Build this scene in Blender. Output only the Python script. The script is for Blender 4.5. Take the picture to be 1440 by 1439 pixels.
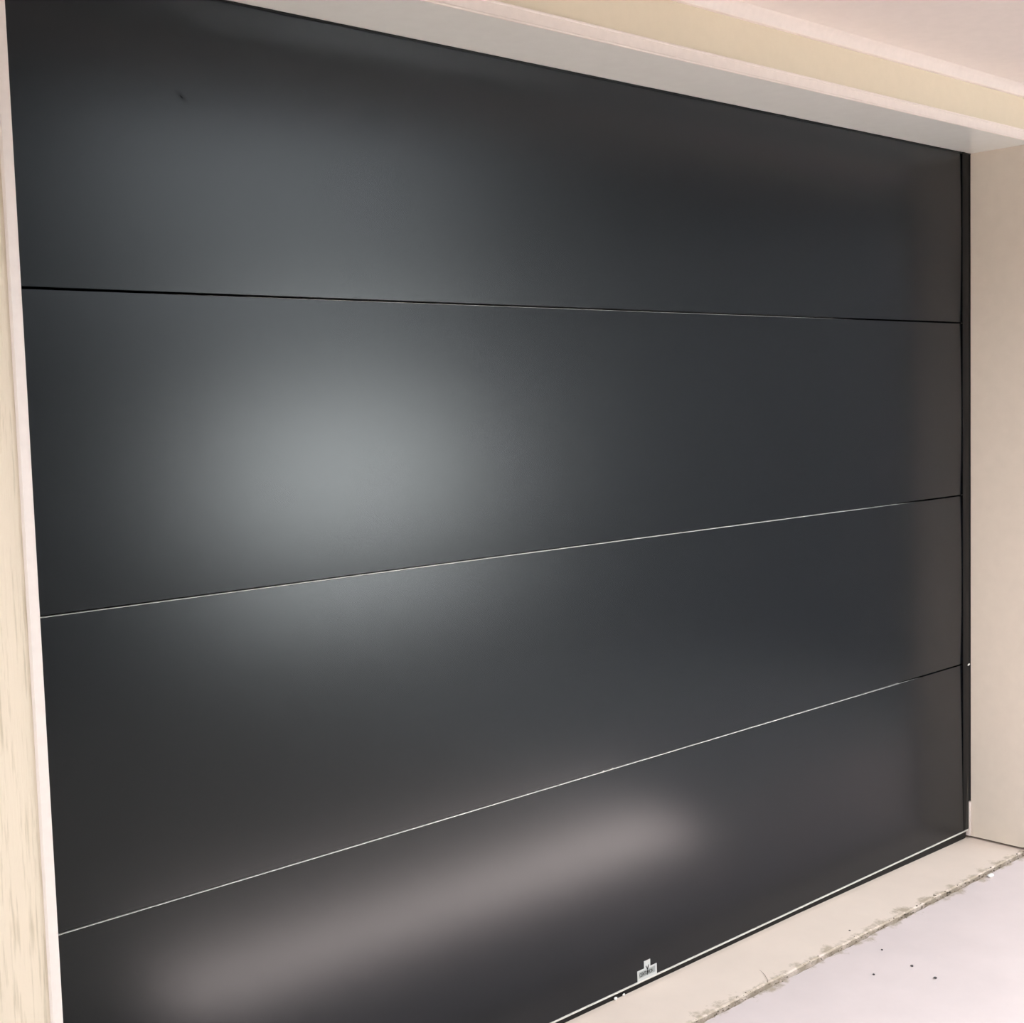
import bpy, bmesh, math, random
from mathutils import Vector, noise

random.seed(7)
for o in list(bpy.data.objects):
    bpy.data.objects.remove(o, do_unlink=True)
scene = bpy.context.scene
COL = scene.collection

# ------------------------------------------------------------------ camera
cam_d = bpy.data.cameras.new('camera')
cam = bpy.data.objects.new('camera', cam_d)
COL.objects.link(cam)
cam.location = (-3.84829, -2.09485, 1.41213)
cam.rotation_euler = (1.489841, 0.028141, -0.744882)
cam_d.sensor_width = 36.0
cam_d.lens = 1888.40 / 1440.0 * 36.0
cam_d.clip_start = 0.02
scene.camera = cam

# ------------------------------------------------------------------ light
SKY = 4.6            # hazy bright sky
SUN = 122.0           # high sun in front of the garage, the eave shades the doorway
world = bpy.data.worlds.new('world')
scene.world = world
world.use_nodes = True
bg = world.node_tree.nodes['Background']
bg.inputs['Color'].default_value = (0.93, 0.97, 1.0, 1)
bg.inputs['Strength'].default_value = SKY
sun_d = bpy.data.lights.new('sun', 'SUN')
sun = bpy.data.objects.new('sun', sun_d)
COL.objects.link(sun)
sun_d.energy = SUN
sun_d.angle = math.radians(0.6)
sun_d.color = (1.0, 0.97, 0.93)
sun.rotation_euler = Vector((-0.97, 0.20, -1.0)).to_track_quat('-Z', 'Y').to_euler()
vs = scene.view_settings
vs.view_transform = 'Standard'
vs.look = 'None'
vs.gamma = 1.0
vs.use_curve_mapping = False
vs.exposure = 0.09

# ------------------------------------------------------------------ sizes (metres)
H = 2.125            # opening height
D = 0.21             # reveal depth: front face of the wall at y = -D
XL = -3.054          # left edge of the opening
SEAM = [1.615, 1.0894, 0.563]
Z_SOFFIT = 2.27
Y_EAVE = -1.06

# ------------------------------------------------------------------ helpers
def link(name, bm, m, parent=None, smooth=None):
    me = bpy.data.meshes.new(name)
    bmesh.ops.recalc_face_normals(bm, faces=bm.faces)
    bm.to_mesh(me)
    bm.free()
    if isinstance(m, (list, tuple)):
        for k in m:
            me.materials.append(k)
    else:
        me.materials.append(m)
    if smooth is not None:
        for p in me.polygons:
            p.use_smooth = True
        me.set_sharp_from_angle(angle=math.radians(smooth))
    o = bpy.data.objects.new(name, me)
    COL.objects.link(o)
    if parent is not None:
        o.parent = parent
    return o

def empty(name, loc=(0, 0, 0)):
    o = bpy.data.objects.new(name, None)
    o.empty_display_size = 0.1
    o.location = loc
    COL.objects.link(o)
    return o

def thing(o, label, cat, group=None):
    o['label'] = label
    o['category'] = cat
    if group:
        o['group'] = group
    return o

def struct(o, label=None):
    o['kind'] = 'structure'
    if label:
        o['label'] = label
    return o

def box(bm, x0, x1, y0, y1, z0, z1, bev=0.0):
    r = bmesh.ops.create_cube(bm, size=1.0)
    vs_ = r['verts']
    for v in vs_:
        v.co = Vector((x0 if v.co.x < 0 else x1, y0 if v.co.y < 0 else y1, z0 if v.co.z < 0 else z1))
    if bev > 0:
        es = list({e for v in vs_ for e in v.link_edges})
        bmesh.ops.bevel(bm, geom=es, offset=bev, segments=2, profile=0.5, affect='EDGES')

def boxo(name, m, parent, *a, bev=0.0):
    bm = bmesh.new()
    box(bm, *a, bev=bev)
    return link(name, bm, m, parent, 35 if bev else None)

def sweep_x(bm, prof, x0, x1, nx=1):
    """closed profile of (y, z) swept along X"""
    rows = []
    for i in range(nx + 1):
        x = x0 + (x1 - x0) * i / nx
        rows.append([bm.verts.new((x, y, z)) for y, z in prof])
    n = len(prof)
    for a, b in zip(rows[:-1], rows[1:]):
        for j in range(n):
            bm.faces.new((a[j], a[(j + 1) % n], b[(j + 1) % n], b[j]))
    bm.faces.new(rows[0])
    bm.faces.new(rows[-1][::-1])

def sweep_z(bm, prof, z0, z1):
    a = [bm.verts.new((x, y, z0)) for x, y in prof]
    b = [bm.verts.new((x, y, z1)) for x, y in prof]
    n = len(prof)
    for j in range(n):
        bm.faces.new((a[j], a[(j + 1) % n], b[(j + 1) % n], b[j]))
    bm.faces.new(a)
    bm.faces.new(b[::-1])

# ------------------------------------------------------------------ materials
def new_mat(name):
    m = bpy.data.materials.new(name)
    m.use_nodes = True
    nt = m.node_tree
    return m, nt, nt.nodes['Principled BSDF']

def N(nt, t, **kw):
    n = nt.nodes.new(t)
    for k, v in kw.items():
        if k in n.inputs.keys():
            n.inputs[k].default_value = v
        else:
            setattr(n, k, v)
    return n

def mapped(nt, scale):
    tc = N(nt, 'ShaderNodeTexCoord')
    mp = N(nt, 'ShaderNodeMapping')
    mp.inputs['Scale'].default_value = scale
    nt.links.new(tc.outputs['Object'], mp.inputs['Vector'])
    return mp.outputs['Vector']

def noise_n(nt, vec, scale, detail=4.0, rough=0.55):
    n = N(nt, 'ShaderNodeTexNoise')
    n.inputs['Scale'].default_value = scale
    n.inputs['Detail'].default_value = detail
    n.inputs['Roughness'].default_value = rough
    nt.links.new(vec, n.inputs['Vector'])
    return n.outputs['Fac']

def ramp(nt, fac, stops):
    r = N(nt, 'ShaderNodeValToRGB')
    el = r.color_ramp.elements
    while len(el) < len(stops):
        el.new(0.5)
    for e, (p, c) in zip(el, stops):
        e.position = p
        e.color = (*c, 1)
    nt.links.new(fac, r.inputs['Fac'])
    return r.outputs['Color']

def bump(nt, b, height, strength, dist):
    bp = N(nt, 'ShaderNodeBump')
    bp.inputs['Strength'].default_value = strength
    bp.inputs['Distance'].default_value = dist
    nt.links.new(height, bp.inputs['Height'])
    nt.links.new(bp.outputs['Normal'], b.inputs['Normal'])

def plain(name, col, rough=0.5, spec=0.5, metal=0.0, nscale=None, bstr=0.1, bdist=0.001, var=0.06):
    m, nt, b = new_mat(name)
    b.inputs['Roughness'].default_value = rough
    b.inputs['Specular IOR Level'].default_value = spec
    b.inputs['Metallic'].default_value = metal
    b.inputs['Base Color'].default_value = (*col, 1)
    if nscale:
        f = noise_n(nt, mapped(nt, (1, 1, 1)), nscale)
        lo = tuple(c * (1 - var) for c in col)
        hi = tuple(min(1, c * (1 + var)) for c in col)
        nt.links.new(ramp(nt, f, [(0.3, lo), (0.7, hi)]), b.inputs['Base Color'])
        bump(nt, b, f, bstr, bdist)
    return m

def smudge(nt, cx, cz, ang, a, b_):
    """soft-edged elliptical mask in the X-Z plane of the door"""
    tc = N(nt, 'ShaderNodeTexCoord')
    mp = N(nt, 'ShaderNodeMapping', vector_type='TEXTURE')
    mp.inputs['Location'].default_value = (cx, 0, cz)
    mp.inputs['Rotation'].default_value = (0, ang, 0)
    mp.inputs['Scale'].default_value = (a, 100, b_)
    nt.links.new(tc.outputs['Object'], mp.inputs['Vector'])
    ln = N(nt, 'ShaderNodeVectorMath', operation='LENGTH')
    nt.links.new(mp.outputs['Vector'], ln.inputs[0])
    mr = N(nt, 'ShaderNodeMapRange')
    mr.inputs['From Min'].default_value = 1.0
    mr.inputs['From Max'].default_value = 0.0
    nt.links.new(ln.outputs['Value'], mr.inputs['Value'])
    return mr.outputs['Result']

def door_paint():
    m, nt, b = new_mat('charcoal_door_paint')
    base = (0.005, 0.0058, 0.008)
    v = mapped(nt, (1, 1, 1))
    f1 = noise_n(nt, v, 900, 2.0)
    f2 = noise_n(nt, v, 5, 3.0)
    mask = smudge(nt, -2.6657, 1.948, math.radians(40), 0.019, 0.0065)
    mix = N(nt, 'ShaderNodeMix', data_type='RGBA')
    nt.links.new(mask, mix.inputs['Factor'])
    nt.links.new(ramp(nt, f2, [(0.3, tuple(c * .95 for c in base)), (0.7, tuple(c * 1.05 for c in base))]), mix.inputs['A'])
    mix.inputs['B'].default_value = (0.004, 0.004, 0.005, 1)
    nt.links.new(mix.outputs['Result'], b.inputs['Base Color'])
    sp = N(nt, 'ShaderNodeMapRange')
    sp.inputs['To Min'].default_value = 0.36
    sp.inputs['To Max'].default_value = 0.12
    nt.links.new(mask, sp.inputs['Value'])
    nt.links.new(sp.outputs['Result'], b.inputs['Specular IOR Level'])
    b.inputs['Roughness'].default_value = 0.25
    b.inputs['Specular Tint'].default_value = (0.92, 0.97, 1.0, 1)
    bump(nt, b, f1, 0.12, 0.0004)
    return m

def cladding(name, c0, c1):
    """painted fibre-cement sheet with a vertical wood grain"""
    m, nt, b = new_mat(name)
    b.inputs['Roughness'].default_value = 0.6
    b.inputs['Specular IOR Level'].default_value = 0.35
    v = mapped(nt, (9, 9, 0.55))
    f = noise_n(nt, v, 14, 5.0, 0.6)
    g = noise_n(nt, mapped(nt, (1, 1, 0.045)), 210, 3.0)
    mx = N(nt, 'ShaderNodeMath', operation='MULTIPLY')
    nt.links.new(f, mx.inputs[0])
    nt.links.new(g, mx.inputs[1])
    nt.links.new(ramp(nt, mx.outputs[0], [(0.12, c0), (0.22, c1)]), b.inputs['Base Color'])
    bump(nt, b, mx.outputs[0], 0.5, 0.004)
    return m

def concrete(name, col, crack=False):
    m, nt, b = new_mat(name)
    b.inputs['Roughness'].default_value = 0.75
    b.inputs['Specular IOR Level'].default_value = 0.3
    tc = N(nt, 'ShaderNodeTexCoord')
    v = tc.outputs['Object']
    f = noise_n(nt, v, 3.2, 6.0, 0.6)
    g = noise_n(nt, v, 60, 5.0, 0.65)
    lo = tuple(c * 0.93 for c in col)
    c1 = ramp(nt, f, [(0.35, lo), (0.65, col)])
    # pale brown dirt trodden in along the joint (its own ragged outline)
    sx = N(nt, 'ShaderNodeSeparateXYZ')
    nt.links.new(v, sx.inputs[0])
    d = N(nt, 'ShaderNodeMath', operation='ADD')
    d.inputs[1].default_value = 0.1875
    nt.links.new(sx.outputs['Y'], d.inputs[0])
    ab = N(nt, 'ShaderNodeMath', operation='ABSOLUTE')
    nt.links.new(d.outputs[0], ab.inputs[0])
    n2 = noise_n(nt, v, 17, 6.0, 0.7)
    sc = N(nt, 'ShaderNodeMath', operation='MULTIPLY_ADD')
    sc.inputs[1].default_value = 0.15
    sc.inputs[2].default_value = -0.052
    nt.links.new(n2, sc.inputs[0])
    sub = N(nt, 'ShaderNodeMath', operation='SUBTRACT')
    nt.links.new(sc.outputs[0], sub.inputs[0])
    nt.links.new(ab.outputs[0], sub.inputs[1])
    mr = N(nt, 'ShaderNodeMapRange')
    mr.inputs['From Min'].default_value = 0.0
    mr.inputs['From Max'].default_value = 0.02
    mr.inputs['To Max'].default_value = 0.85
    nt.links.new(sub.outputs[0], mr.inputs['Value'])
    mix = N(nt, 'ShaderNodeMix', data_type='RGBA')
    nt.links.new(mr.outputs['Result'], mix.inputs['Factor'])
    nt.links.new(c1, mix.inputs['A'])
    mix.inputs['B'].default_value = (0.40, 0.32, 0.24, 1)
    nt.links.new(mix.outputs['Result'], b.inputs['Base Color'])
    bump(nt, b, g, 0.25, 0.0015)
    return m

M_DOOR = door_paint()
M_LIP = plain('grey_section_lip', (0.62, 0.61, 0.58), 0.45, 0.5)
M_ALU = plain('pale_aluminium_rail', (0.60, 0.58, 0.54), 0.4, 0.5, 0.0, 300, 0.05)
M_RUBBER = plain('black_rubber', (0.008, 0.007, 0.007), 0.6, 0.25, 0, 200, 0.2)
M_SEAL = plain('black_side_seal', (0.006, 0.006, 0.0065), 0.5, 0.2)
M_CLAD = cladding('beige_grained_cladding', (0.52, 0.43, 0.325), (0.70, 0.59, 0.475))
M_LINTEL = plain('beige_painted_board', (0.61, 0.52, 0.40), 0.55, 0.4, 0, 40, 0.02, 0.0005, 0.015)
M_TRIM = plain('pale_cream_trim_paint', (0.76, 0.665, 0.625), 0.4, 0.45, 0, 60, 0.03, 0.001, 0.03)
M_REVEAL = plain('cream_gloss_lining_paint', (0.95, 0.94, 0.91), 0.16, 0.28, 0, 25, 0.02, 0.0006, 0.02)
M_JAMB = plain('cream_satin_jamb_paint', (0.70, 0.61, 0.52), 0.4, 0.4, 0, 25, 0.03, 0.0006, 0.02)
M_CEIL = plain('white_eave_lining_paint', (0.82, 0.73, 0.70), 0.6, 0.3, 0, 30, 0.02, 0.001, 0.02)
M_THRESH = concrete('threshold_concrete', (0.76, 0.64, 0.56))
M_APRON = concrete('apron_concrete', (0.70, 0.60, 0.59))
M_DIRT = plain('brown_joint_dirt', (0.17, 0.135, 0.10), 0.95, 0.1, 0, 90, 0.6, 0.004, 0.35)
M_DARK = plain('dark_gap_shade', (0.01, 0.01, 0.01), 0.9, 0.1)  # near-black colour stands in for shade inside gaps and cavities
M_ROOF = plain('charcoal_roof_steel', (0.04, 0.04, 0.045), 0.5, 0.4)
M_BLOCKER = plain('mid_grey_blocker_paint', (0.20, 0.20, 0.205), 0.6, 0.3, 0, 20, 0.05)
M_LAWN = plain('dark_bark_mulch', (0.02, 0.018, 0.015), 0.95, 0.05, 0, 12, 0.6, 0.02, 0.4)
M_SLOPE = plain('pale_reflector_slope', (0.72, 0.75, 0.76), 0.8, 0.2, 0, 6, 0.2, 0.01, 0.08)
M_STRIP = plain('grey_reflector_strip', (0.45, 0.45, 0.44), 0.85, 0.2, 0, 20, 0.2, 0.004, 0.08)
M_MASK = plain('dark_mask_paint', (0.03, 0.03, 0.028), 0.9, 0.05, 0, 8, 0.4, 0.02, 0.3)
M_LABEL = plain('brushed_label_plate', (0.50, 0.51, 0.50), 0.4, 0.5, 0.0)
M_LABELGREY = plain('grey_label_print', (0.30, 0.32, 0.31), 0.5, 0.4)
M_INK = plain('dark_label_ink', (0.03, 0.03, 0.03), 0.8, 0.1)
M_WHITE = plain('white_plaster_chip', (0.88, 0.86, 0.82), 0.7, 0.3)
M_GRIT = plain('dark_grit', (0.055, 0.05, 0.05), 0.9, 0.2)

# ------------------------------------------------------------------ floor and ground
def jitter(x, amp, seed):
    p = Vector((x * 9.0, seed, 0))
    q = Vector((x * 41.0, seed + 3.1, 0))
    return amp * (noise.noise(p) * 0.9 + noise.noise(q) * 0.6)

def slab(name, m, parent, y_edge, y_far, ztop, zbot, x0, x1, amp, seed, n=520, rise=lambda x: 0.0):
    """concrete slab whose edge along the joint is chipped and slightly rounded over"""
    bm = bmesh.new()
    s = 1 if y_far > y_edge else -1
    rows = []
    for i in range(n + 1):
        x = x0 + (x1 - x0) * i / n
        e = y_edge + jitter(x, amp, seed)
        r = 0.0025 + 0.002 * abs(noise.noise(Vector((x * 30, seed + 9, 1))))
        rows.append([bm.verts.new((x, e, zbot)), bm.verts.new((x, e, ztop - r)),
                     bm.verts.new((x, e + s * r * 1.3, ztop)), bm.verts.new((x, e + s * 0.05, ztop + rise(x) * .25)),
                     bm.verts.new((x, e + s * 0.17, ztop + rise(x))), bm.verts.new((x, y_far, ztop + rise(x))), bm.verts.new((x, y_far, zbot))])
    for a, b in zip(rows[:-1], rows[1:]):
        for j in range(6):
            bm.faces.new((a[j], b[j], b[j + 1], a[j + 1]))
    return link(name, bm, m, parent)

floor = struct(empty('floor'), 'pale pinkish concrete floor with a crumbling joint in front of the door')
slab('threshold_slab', M_THRESH, floor, -0.1815, 0.9, 0.0, -0.1, -4.6, 1.6, 0.0032, 1.7,
     rise=lambda x: 0.0125 * min(1.0, max(0.0, (-x - 0.02) / 0.9)) ** 0.8)
slab('apron_slab', M_APRON, floor, -0.1940, -0.93, -0.003, -0.1, -2.35, 1.6, 0.0035, 5.3)
# dirt packed in the joint, with crumbs standing up along it
bm = bmesh.new()
nx = 620
rows = []
for i in range(nx + 1):
    x = -4.6 + 6.2 * i / nx
    h = -0.0125 + 0.0042 * noise.noise(Vector((x * 14, 2, 2))) + 0.003 * noise.noise(Vector((x * 60, 5, 2)))
    rows.append([bm.verts.new((x, y, z)) for y, z in ((-0.207, -0.02), (-0.191, h - .002), (-0.188, h), (-0.185, h - .002), (-0.168, -0.02))])
for a, b in zip(rows[:-1], rows[1:]):
    for j in range(4):
        bm.faces.new((a[j], a[j + 1], b[j + 1], b[j]))
for k in range(280):
    x = random.uniform(-2.2, 0.02)
    y = -0.188 + random.gauss(0, 0.006)
    z = -0.0035 if abs(y + 0.188) < 0.006 else (0.0 if y > -0.188 else -0.003)
    r = random.uniform(0.0006, 0.0026) * (1.25 if x > -0.75 else 0.8)
    mtx = bmesh.ops.create_icosphere(bm, subdivisions=1, radius=r)
    for v in mtx['verts']:
        v.co = Vector((v.co.x * random.uniform(.9, 2.0), v.co.y * random.uniform(.8, 1.2), v.co.z * .6)) + Vector((x, y, z))
crumbs = link('joint_dirt', bm, M_DIRT, floor)
crumbs['kind'] = 'stuff'
# hairline crack running from the joint towards the door
bm = bmesh.new()
pts = [(-1.302, -0.183), (-1.288, -0.172), (-1.272, -0.152), (-1.264, -0.138), (-1.256, -0.122)]
prev = None
for k, (x, y) in enumerate(pts):
    w = 0.0011 * (1 - k / len(pts)) + 0.0001
    cur = (bm.verts.new((x - w, y, 0.0035)), bm.verts.new((x + w, y, 0.0035)))
    if prev:
        bm.faces.new((prev[0], prev[1], cur[1], cur[0]))
    prev = cur
link('hairline_crack', bm, M_DIRT, floor)

ground = struct(empty('floor_outside'))
boxo('soil', M_LAWN, ground, -30, -2.35, -0.93, -0.19, -0.3, -0.03)
boxo('soil', M_LAWN, ground, -30, 30, -7.5, -0.93, -0.3, -0.03)
boxo('reflector_strip', M_STRIP, ground, -0.5, 1.9, -3.4, -0.93, -0.2, -0.022)  # added unseen pale strip that lifts the door's dim reflections
bm = bmesh.new()
sweep_x(bm, [(-7.5, -0.3), (-7.5, -0.03), (-11.0, 0.0), (-32.0, 1.9), (-40.0, 1.9), (-40.0, -0.3)], -60, 60)
link('reflector_slope', bm, M_SLOPE, ground)  # added unseen slope, pale so that sunlight on it glows in the door
boxo('subgrade', M_DARK, ground, -6.2, 4.0, -0.93, 0.9, -0.3, -0.101)

# ------------------------------------------------------------------ walls
wl = struct(empty('wall_left'), 'beige wood-grained cladding wall left of the door')
boxo('cladding_sheet', M_CLAD, wl, -5.6, XL - 0.015, -D, -D + 0.012, 0.012, H + 0.0195)
boxo('wall_core', M_DARK, wl, -5.6, XL - 0.008, -D + 0.012, 0.06, 0.014, 2.27)
boxo('return_wall', M_CLAD, wl, -5.6, -5.5, -D + 0.013, 0.9, 0.0, 2.27)

wr = struct(empty('wall_right'), 'beige cladding wall right of the door, just outside the frame')
boxo('cladding_sheet', M_CLAD, wr, 0.015, 2.6, -D, -D + 0.012, 0.012, H + 0.0195)
boxo('wall_core', M_DARK, wr, 0.03, 2.6, -D + 0.012, 0.06, 0.0005, 2.27)
boxo('return_wall', M_CLAD, wr, 2.5, 2.6, -D + 0.013, 0.9, 0.0, 2.27)

wf = struct(empty('wall_front'), 'beige lintel board over the garage door')
boxo('lintel_board', M_LINTEL, wf, -5.6, 2.6, -D, -D + 0.012, H + 0.02, 2.27)
boxo('lintel_core', M_DARK, wf, XL - 0.01, 0.03, -D + 0.012, 0.06, H + 0.012, 2.27)

# added dark panel behind the door; it keeps light out of the gaps
wb = struct(empty('wall_back_blocker'))
boxo('back_light_block', M_DARK, wb, -5.6, 2.6, 0.85, 0.9, 0.001, 2.27)

# head casing: flat strip with a small raised bead along both edges
def bead_profile(z0, z1, yf):
    t, w = 0.0016, 0.005
    yb = -D + 0.0008
    return [(yb, z0), (yf - t * .5, z0), (yf - t, z0 + 0.001), (yf - t, z0 + w * .7), (yf, z0 + w),
            (yf, z1 - w), (yf - t, z1 - w * .75), (yf - t * 1.3, z1 - w * .3), (yf - t, z1), (yb, z1)]
bm = bmesh.new()
sweep_x(bm, bead_profile(2.1236, 2.1540, -D - 0.001), XL - 0.018, 0.018)
struct(link('trim_1', bm, M_TRIM, None, 30), 'pale beaded casing strip along the top of the opening')

def side_profile(xa, xb):
    yf = -D - 0.004
    return [(xa, yf + 0.03), (xa, yf - 0.002), (xa + (xb - xa) * .12, yf - 0.003), (xa + (xb - xa) * .9, yf - 0.003), (xb, yf), (xb, yf + 0.03)]
bm = bmesh.new()
sweep_z(bm, side_profile(XL, XL - 0.0165), 0.002, 2.154)
struct(link('trim_2', bm, M_TRIM, None, 30), 'smooth pale corner strip at the left edge of the opening')
bm = bmesh.new()
sweep_z(bm, side_profile(0.0, 0.0165), 0.022, 2.154)
struct(link('trim_3', bm, M_TRIM, None, 30), 'smooth pale corner strip at the right edge of the opening')

# linings of the reveal
struct(boxo('trim_4', M_REVEAL, None, XL, 0.0, -D + 0.001, 0.012, H, H + 0.012), 'glossy cream head lining under the lintel')
bm = bmesh.new()     # its foot is cut back towards the front, leaving a dark gap over the joint
sweep_x(bm, [(-D + 0.001, 0.021), (-0.186, 0.0115), (-0.172, 0.0075), (0.03, 0.0070), (0.03, H + 0.012), (-D + 0.001, H + 0.012)], 0.0, 0.012)
jr = struct(link('trim_5', bm, M_JAMB), 'cream lining board of the right reveal')
struct(boxo('trim_6', M_JAMB, None, XL - 0.012, XL, -D + 0.001, 0.03, 0.0075, H + 0.012), 'cream lining board of the left reveal')
boxo('packer_block', M_TRIM, jr, -0.0115, -0.0012, -0.006, 0.012, 0.010, 0.119, bev=0.0008)

# cornice between lintel and eave lining
bm = bmesh.new()
y0 = -D
prof = [(y0 + 0.01, 2.243), (y0 - 0.010, 2.243), (y0 - 0.0125, 2.2455), (y0 - 0.0135, 2.250), (y0 - 0.016, 2.258), (y0 - 0.022, 2.265), (y0 - 0.028, Z_SOFFIT), (y0 + 0.01, Z_SOFFIT)]
sweep_x(bm, prof, -5.6, 2.6)
struct(link('trim_7', bm, M_TRIM, None, 40), 'pale cornice strip where the lintel meets the eave lining')

ceil = struct(boxo('ceiling', M_CEIL, None, -5.6, 2.6, Y_EAVE, 0.9, Z_SOFFIT, Z_SOFFIT + 0.012), 'pinkish white flat eave lining above the doorway')
boxo('fascia', M_ROOF, ceil, -5.7, 2.7, Y_EAVE - 0.14, Y_EAVE, Z_SOFFIT - 0.03, Z_SOFFIT + 0.17)
boxo('roof_sheet', M_ROOF, ceil, -5.7, 2.7, Y_EAVE, 1.0, Z_SOFFIT + 0.13, Z_SOFFIT + 0.17)

# added unseen dark masses that bound the bright gap reflected in the door
nb = struct(empty('wall_reflection_mask'))
boxo('dark_mask_block', M_MASK, nb, -14, 0.1, -8.0, -6.0, -0.03, 4.2)
boxo('dark_mask_low', M_MASK, nb, 0.1, 1.0, -6.1, -6.0, -0.03, 2.3)
boxo('dark_mask_block', M_MASK, nb, 4.4, 16, -8.0, -6.0, -0.03, 6.0)
boxo('far_mask', M_MASK, nb, -10, 60, -41, -40, -0.03, 5.0)

# added unseen wing on the right; it keeps sun and sky off the doorway
wing = struct(empty('wall_sun_blocker'), 'added grey block outside the frame on the right that shades the doorway')
boxo('blocker_wall', M_BLOCKER, wing, 1.9, 2.6, -3.9, -D - 0.002, 0.0, 2.27)
boxo('blocker_roof', M_ROOF, wing, 1.85, 2.7, -4.0, Y_EAVE - 0.141, 2.27, 2.4)

# ------------------------------------------------------------------ the garage door
gd = thing(empty('garage_door', (-1.527, 0, 0)),
           'wide charcoal sectional garage door of four flat horizontal panels in a cream opening', 'garage door')
gd['kind'] = 'thing'
X0, X1 = XL - 0.04, -0.018
def part(o):
    o.parent = gd
    o.matrix_parent_inverse = gd.matrix_world.inverted()
    return o
bpy.context.view_layer.update()
gd_inv = gd.matrix_world.inverted()

BOW = 0.0026
def section(z0, z1, lean=0.0, bow=BOW, name='door_panel'):
    bm = bmesh.new()
    prof = []
    n = 40
    r = 0.0009
    for i in range(n + 1):
        t = i / n
        z = z0 + r + (z1 - z0 - 2 * r) * t
        prof.append((-bow * (1 - (2 * t - 1) ** 2) - lean * (1 - t), z))
    prof.append((0.0008, z1 - r * .4))
    prof.append((0.0035, z1))
    prof.append((0.040, z1))
    prof.append((0.040, z0))
    prof.append((0.0035 - lean, z0))
    prof.append((0.0008 - lean, z0 + r * .4))
    sweep_x(bm, prof, X0, X1, 6)
    return part(link(name, bm, M_DOOR, None, 30))

G = 0.0015
zs = [H + 0.02] + SEAM + [0.0345]
for i in range(4):
    p = section(zs[i + 1] + (G if i < 3 else 0), zs[i] - (G if i else 0), 0.005 if i == 3 else 0.0, 0.0003 if i == 3 else BOW)
    if i == 0:
        p['label'] = 'top panel with a small dark smudge near its left end'
    if i == 3:
        p['label'] = 'bottom panel above the pale rail'
def sstep(a, b, x):
    t = min(1.0, max(0.0, (x - a) / (b - a)))
    return t * t * (3 - 2 * t)
for k, z in enumerate(SEAM):
    # pale top lip of the lower panel, seen from above in the groove; sunk towards the ends to imitate the line's fading light
    bm = bmesh.new()
    rows = []
    n = 60
    for i in range(n + 1):
        x = X0 + (X1 - 0.045 - X0) * i / n
        dz = -0.0017 * sstep(-0.95, -0.1, x) - 0.0008 * sstep(-2.2, -3.05, x) - (0.0009 if k == 0 else 0.0)
        prof = [(0.0012, z - G - 0.003), (0.0006, z - G + 0.0007 + dz), (0.0014, z - G + 0.0012 + dz), (0.012, z - G + 0.0012 + dz), (0.012, z - G - 0.003)]
        rows.append([bm.verts.new((x, y, zz)) for y, zz in prof])
    for a_, b_ in zip(rows[:-1], rows[1:]):
        for j in range(5):
            bm.faces.new((a_[j], a_[(j + 1) % 5], b_[(j + 1) % 5], b_[j]))
    o = part(link('panel_lip', bm, M_LIP))
    o['label'] = 'thin pale lip in the groove between two panels'

bm = bmesh.new()
sweep_x(bm, [(-0.0055, 0.0300), (-0.0062, 0.0308), (-0.0062, 0.0338), (-0.0055, 0.0345), (0.04, 0.0345), (0.04, 0.0300)], X0, X1 - 0.004)
o = part(link('bottom_rail', bm, M_ALU))
o['label'] = 'pale aluminium strip along the foot of the door'
bm = bmesh.new()
prof = [(0.004, 0.0300), (0.005, 0.012), (0.007, 0.002), (0.012, 0.0), (0.020, 0.0), (0.028, 0.004), (0.032, 0.0300)]
sweep_x(bm, prof, X0, X1)
o = part(link('bottom_seal', bm, M_RUBBER, None, 40))
o['label'] = 'black rubber floor seal'
# side seals: flat blade plus a thin ridge next to the lining
def side_seal(sx, xe):
    bm = bmesh.new()
    ridge = [(xe, 0.004), (xe, -0.001), (xe + sx * .002, -0.0045), (xe + sx * .005, -0.001), (xe + sx * .010, -0.0035), (xe + sx * .0125, -0.003), (xe + sx * .0125, 0.004)]
    blade = [(xe + sx * .0127, -0.0030), (xe + sx * .048, -0.0060), (xe + sx * .050, -0.0054), (xe + sx * .050, -0.0036), (xe + sx * .0127, -0.0010)]
    sweep_z(bm, ridge, 0.121, H)
    sweep_z(bm, blade, 0.0355, H)
    o = part(link('side_seal', bm, M_SEAL, None, 30))
    o['label'] = 'black rubber seal strip down the side of the door'
side_seal(-1, -0.001)
side_seal(1, XL + 0.001)
boxo_ = boxo('top_seal', M_SEAL, None, XL + 0.002, -0.002, -0.005, 0.004, H - 0.0035, H - 0.0003, bev=0.0008)
part(boxo_)['label'] = 'black seal strip along the top of the door'

# bright fleck at the end of the lowest groove
bm = bmesh.new()
mtx = bmesh.ops.create_icosphere(bm, subdivisions=1, radius=0.0052)
for v in bm.verts:
    v.co = Vector((v.co.x * 1.35, v.co.y * .5, v.co.z * .6 + v.co.x * .35)) + Vector((-0.027, -0.011, 0.5605))
o = part(link('white_fleck', bm, M_WHITE))
o['label'] = 'tiny bright white fleck on the side seal'
# two crumbs on the lowest lip
for x in (-1.664, -1.634):
    bm = bmesh.new()
    bmesh.ops.create_icosphere(bm, subdivisions=1, radius=0.0022)
    for v in bm.verts:
        v.co += Vector((x, 0.0005, SEAM[2] + 0.0012))
    part(link('lip_crumb', bm, M_WHITE))

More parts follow.
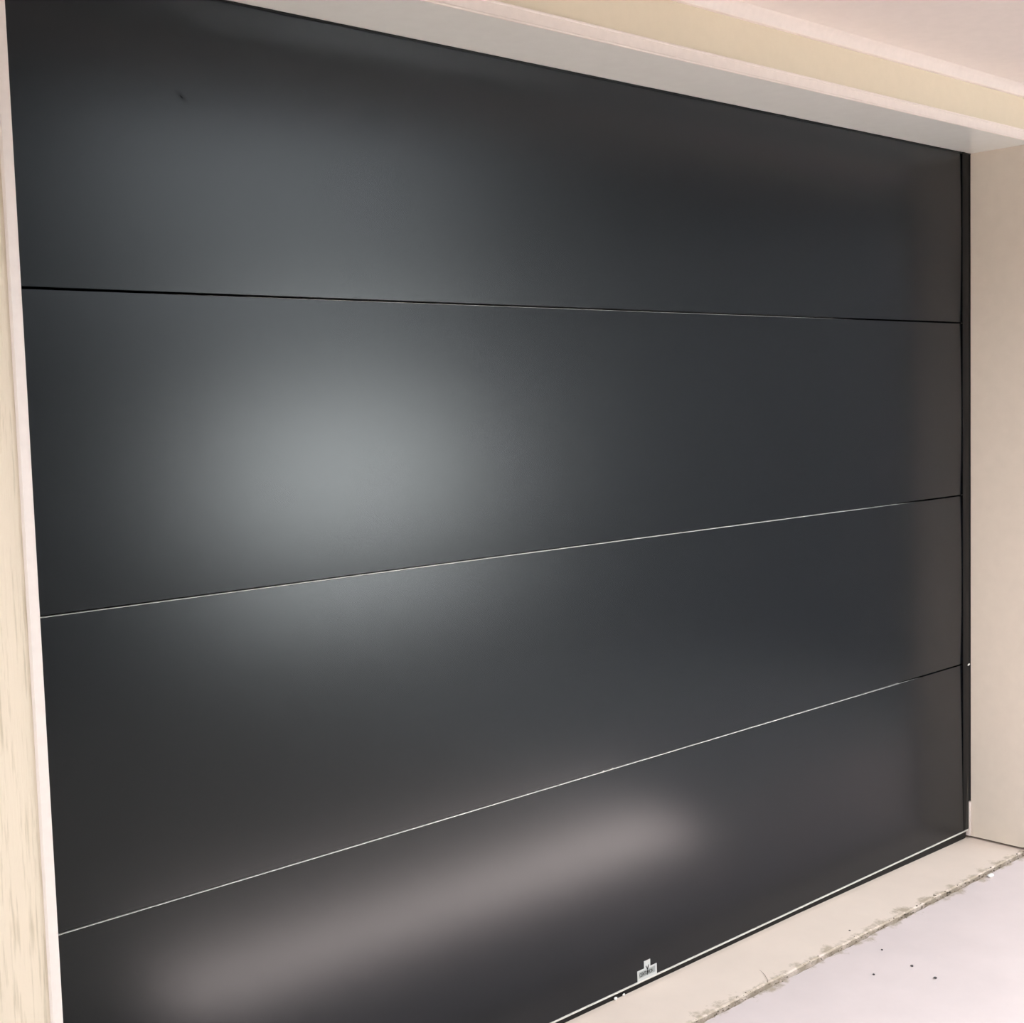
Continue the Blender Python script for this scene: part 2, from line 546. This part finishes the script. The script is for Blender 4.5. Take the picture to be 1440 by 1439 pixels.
# maker's label: a small inverted-T plate above the bottom rail
lx0, lx1, lz0, lz1 = -1.5695, -1.5005, 0.0345, 0.0610
tx0, tx1, tz = -1.5455, -1.5235, 0.0785
ly = -0.0056
bm = bmesh.new()
out = [(lx0, lz0), (lx1, lz0), (lx1, lz1), (tx1, lz1), (tx1, tz), (tx0, tz), (tx0, lz1), (lx0, lz1)]
a = [bm.verts.new((x, ly, z)) for x, z in out]
b = [bm.verts.new((x, ly + 0.004, z)) for x, z in out]
bm.faces.new(a)
bm.faces.new(b[::-1])
for j in range(8):
    bm.faces.new((a[j], b[j], b[(j + 1) % 8], a[(j + 1) % 8]))
lab = part(link('maker_label', bm, M_LABEL))
lab['label'] = 'small inverted-T metal label with dark lettering'
def sub(o):
    o.parent = lab
    o.matrix_parent_inverse = lab.matrix_parent_inverse.copy()
    o.matrix_parent_inverse = (lab.matrix_world if False else gd.matrix_world).inverted()
    return o
sub_parts = []
bm = bmesh.new()
box(bm, lx0 + 0.005, lx1 - 0.006, ly - 0.0003, ly, lz0 + 0.0075, lz1 - 0.004)
sub_parts.append(link('print_panel', bm, M_LABELGREY))
# emblem on the tab: a dark forked figure on a stem
bm = bmesh.new()
for poly in ([(-1.5405, .0655), (-1.5385, .0665), (-1.5335, .0560), (-1.5350, .0545)],
             [(-1.5285, .0665), (-1.5310, .0660), (-1.5362, .0575), (-1.5330, .0545)],
             [(-1.5352, .0540), (-1.5338, .0540), (-1.5338, .0425), (-1.5352, .0425)],
             [(-1.5370, .0520), (-1.5320, .0520), (-1.5320, .0500), (-1.5370, .0500)]):
    va = [bm.verts.new((x, ly - 0.0006, z)) for x, z in poly]
    vb = [bm.verts.new((x, ly - 0.0001, z)) for x, z in poly]
    bm.faces.new(va)
    n = len(va)
    for j in range(n):
        bm.faces.new((va[j], va[(j + 1) % n], vb[(j + 1) % n], vb[j]))
sub_parts.append(link('emblem', bm, M_INK))
def lettering(txt, x, z, size, sx):
    cu = bpy.data.curves.new('lettering', 'FONT')
    cu.body = txt
    cu.size = size
    cu.extrude = 0.0002
    t = bpy.data.objects.new('lettering', cu)
    COL.objects.link(t)
    t.location = (x, ly - 0.0006, z)
    t.rotation_euler = (math.pi / 2, 0, 0)
    t.scale = (sx, 1, 1)
    bpy.context.view_layer.update()
    me = bpy.data.meshes.new_from_object(t.evaluated_get(bpy.context.evaluated_depsgraph_get()))
    me.transform(t.matrix_world)
    bpy.data.objects.remove(t, do_unlink=True)
    me.materials.clear()
    me.materials.append(M_INK)
    o = bpy.data.objects.new('lettering', me)
    COL.objects.link(o)
    return o
sub_parts.append(lettering('CENTURION', lx0 + 0.0068, lz0 + 0.0102, 0.0135, 0.62))
bpy.context.view_layer.update()
for o in sub_parts:
    o.parent = lab
    o.matrix_parent_inverse = lab.matrix_world.inverted()

# ------------------------------------------------------------------ loose bits on the floor
def chip(name, x, y, z, r, m, label, cat, group=None, squash=(1, 1, .5), seed=0):
    rnd = random.Random(seed)
    bm = bmesh.new()
    bmesh.ops.create_icosphere(bm, subdivisions=2, radius=r)
    for v in bm.verts:
        k = 1 + rnd.uniform(-.22, .22)
        v.co = Vector((v.co.x * squash[0] * k, v.co.y * squash[1] * k, v.co.z * squash[2] * k))
    zmin = min(v.co.z for v in bm.verts)
    for v in bm.verts:
        v.co.z -= zmin
    o = link(name, bm, m, None, 60)
    o.location = (x, y, z)
    return thing(o, label, cat, group)

za = -0.003
chip('plaster_chip', -0.272, -0.212, za, 0.0110, M_WHITE, 'white flake of plaster lying beside the joint near the right wall', 'chip', None, (1.1, .8, .45), 4)
SPECK = [(-0.938, -0.269, .0028, 'faint grey grit speck closest below the joint on the apron'),
         (-0.974, -0.375, .0042, 'dark grit speck in the middle of the pale apron, upper of the right pair'),
         (-0.997, -0.452, .0042, 'dark grit speck on the apron, the one nearest the right edge of the photo'),
         (-1.080, -0.335, .0034, 'dark grit speck on the apron, left of the other two dark ones'),
         (-0.896, -0.146, .0034, 'dark grit speck on the threshold strip between door and joint')]
for k, (x, y, r, lb) in enumerate(SPECK):
    chip('grit_speck', x, y, 0.0 if y > -0.18 else za, r * .85, M_GRIT, lb, 'speck', 'grit specks on the concrete', (1, 1.1, .6), 20 + k)
chip('plaster_crumb', -1.6400, 0.0000, 0.0130, 0.0050, M_WHITE, 'pale crumb against the black floor seal, the one further from the small label', 'chip', 'crumbs at the floor seal', (1, .6, .8), 41)
chip('plaster_crumb', -1.6120, 0.0000, 0.0130, 0.0042, M_WHITE, 'pale crumb against the black floor seal, the one closer to the small label', 'chip', 'crumbs at the floor seal', (1, .6, .8), 42)
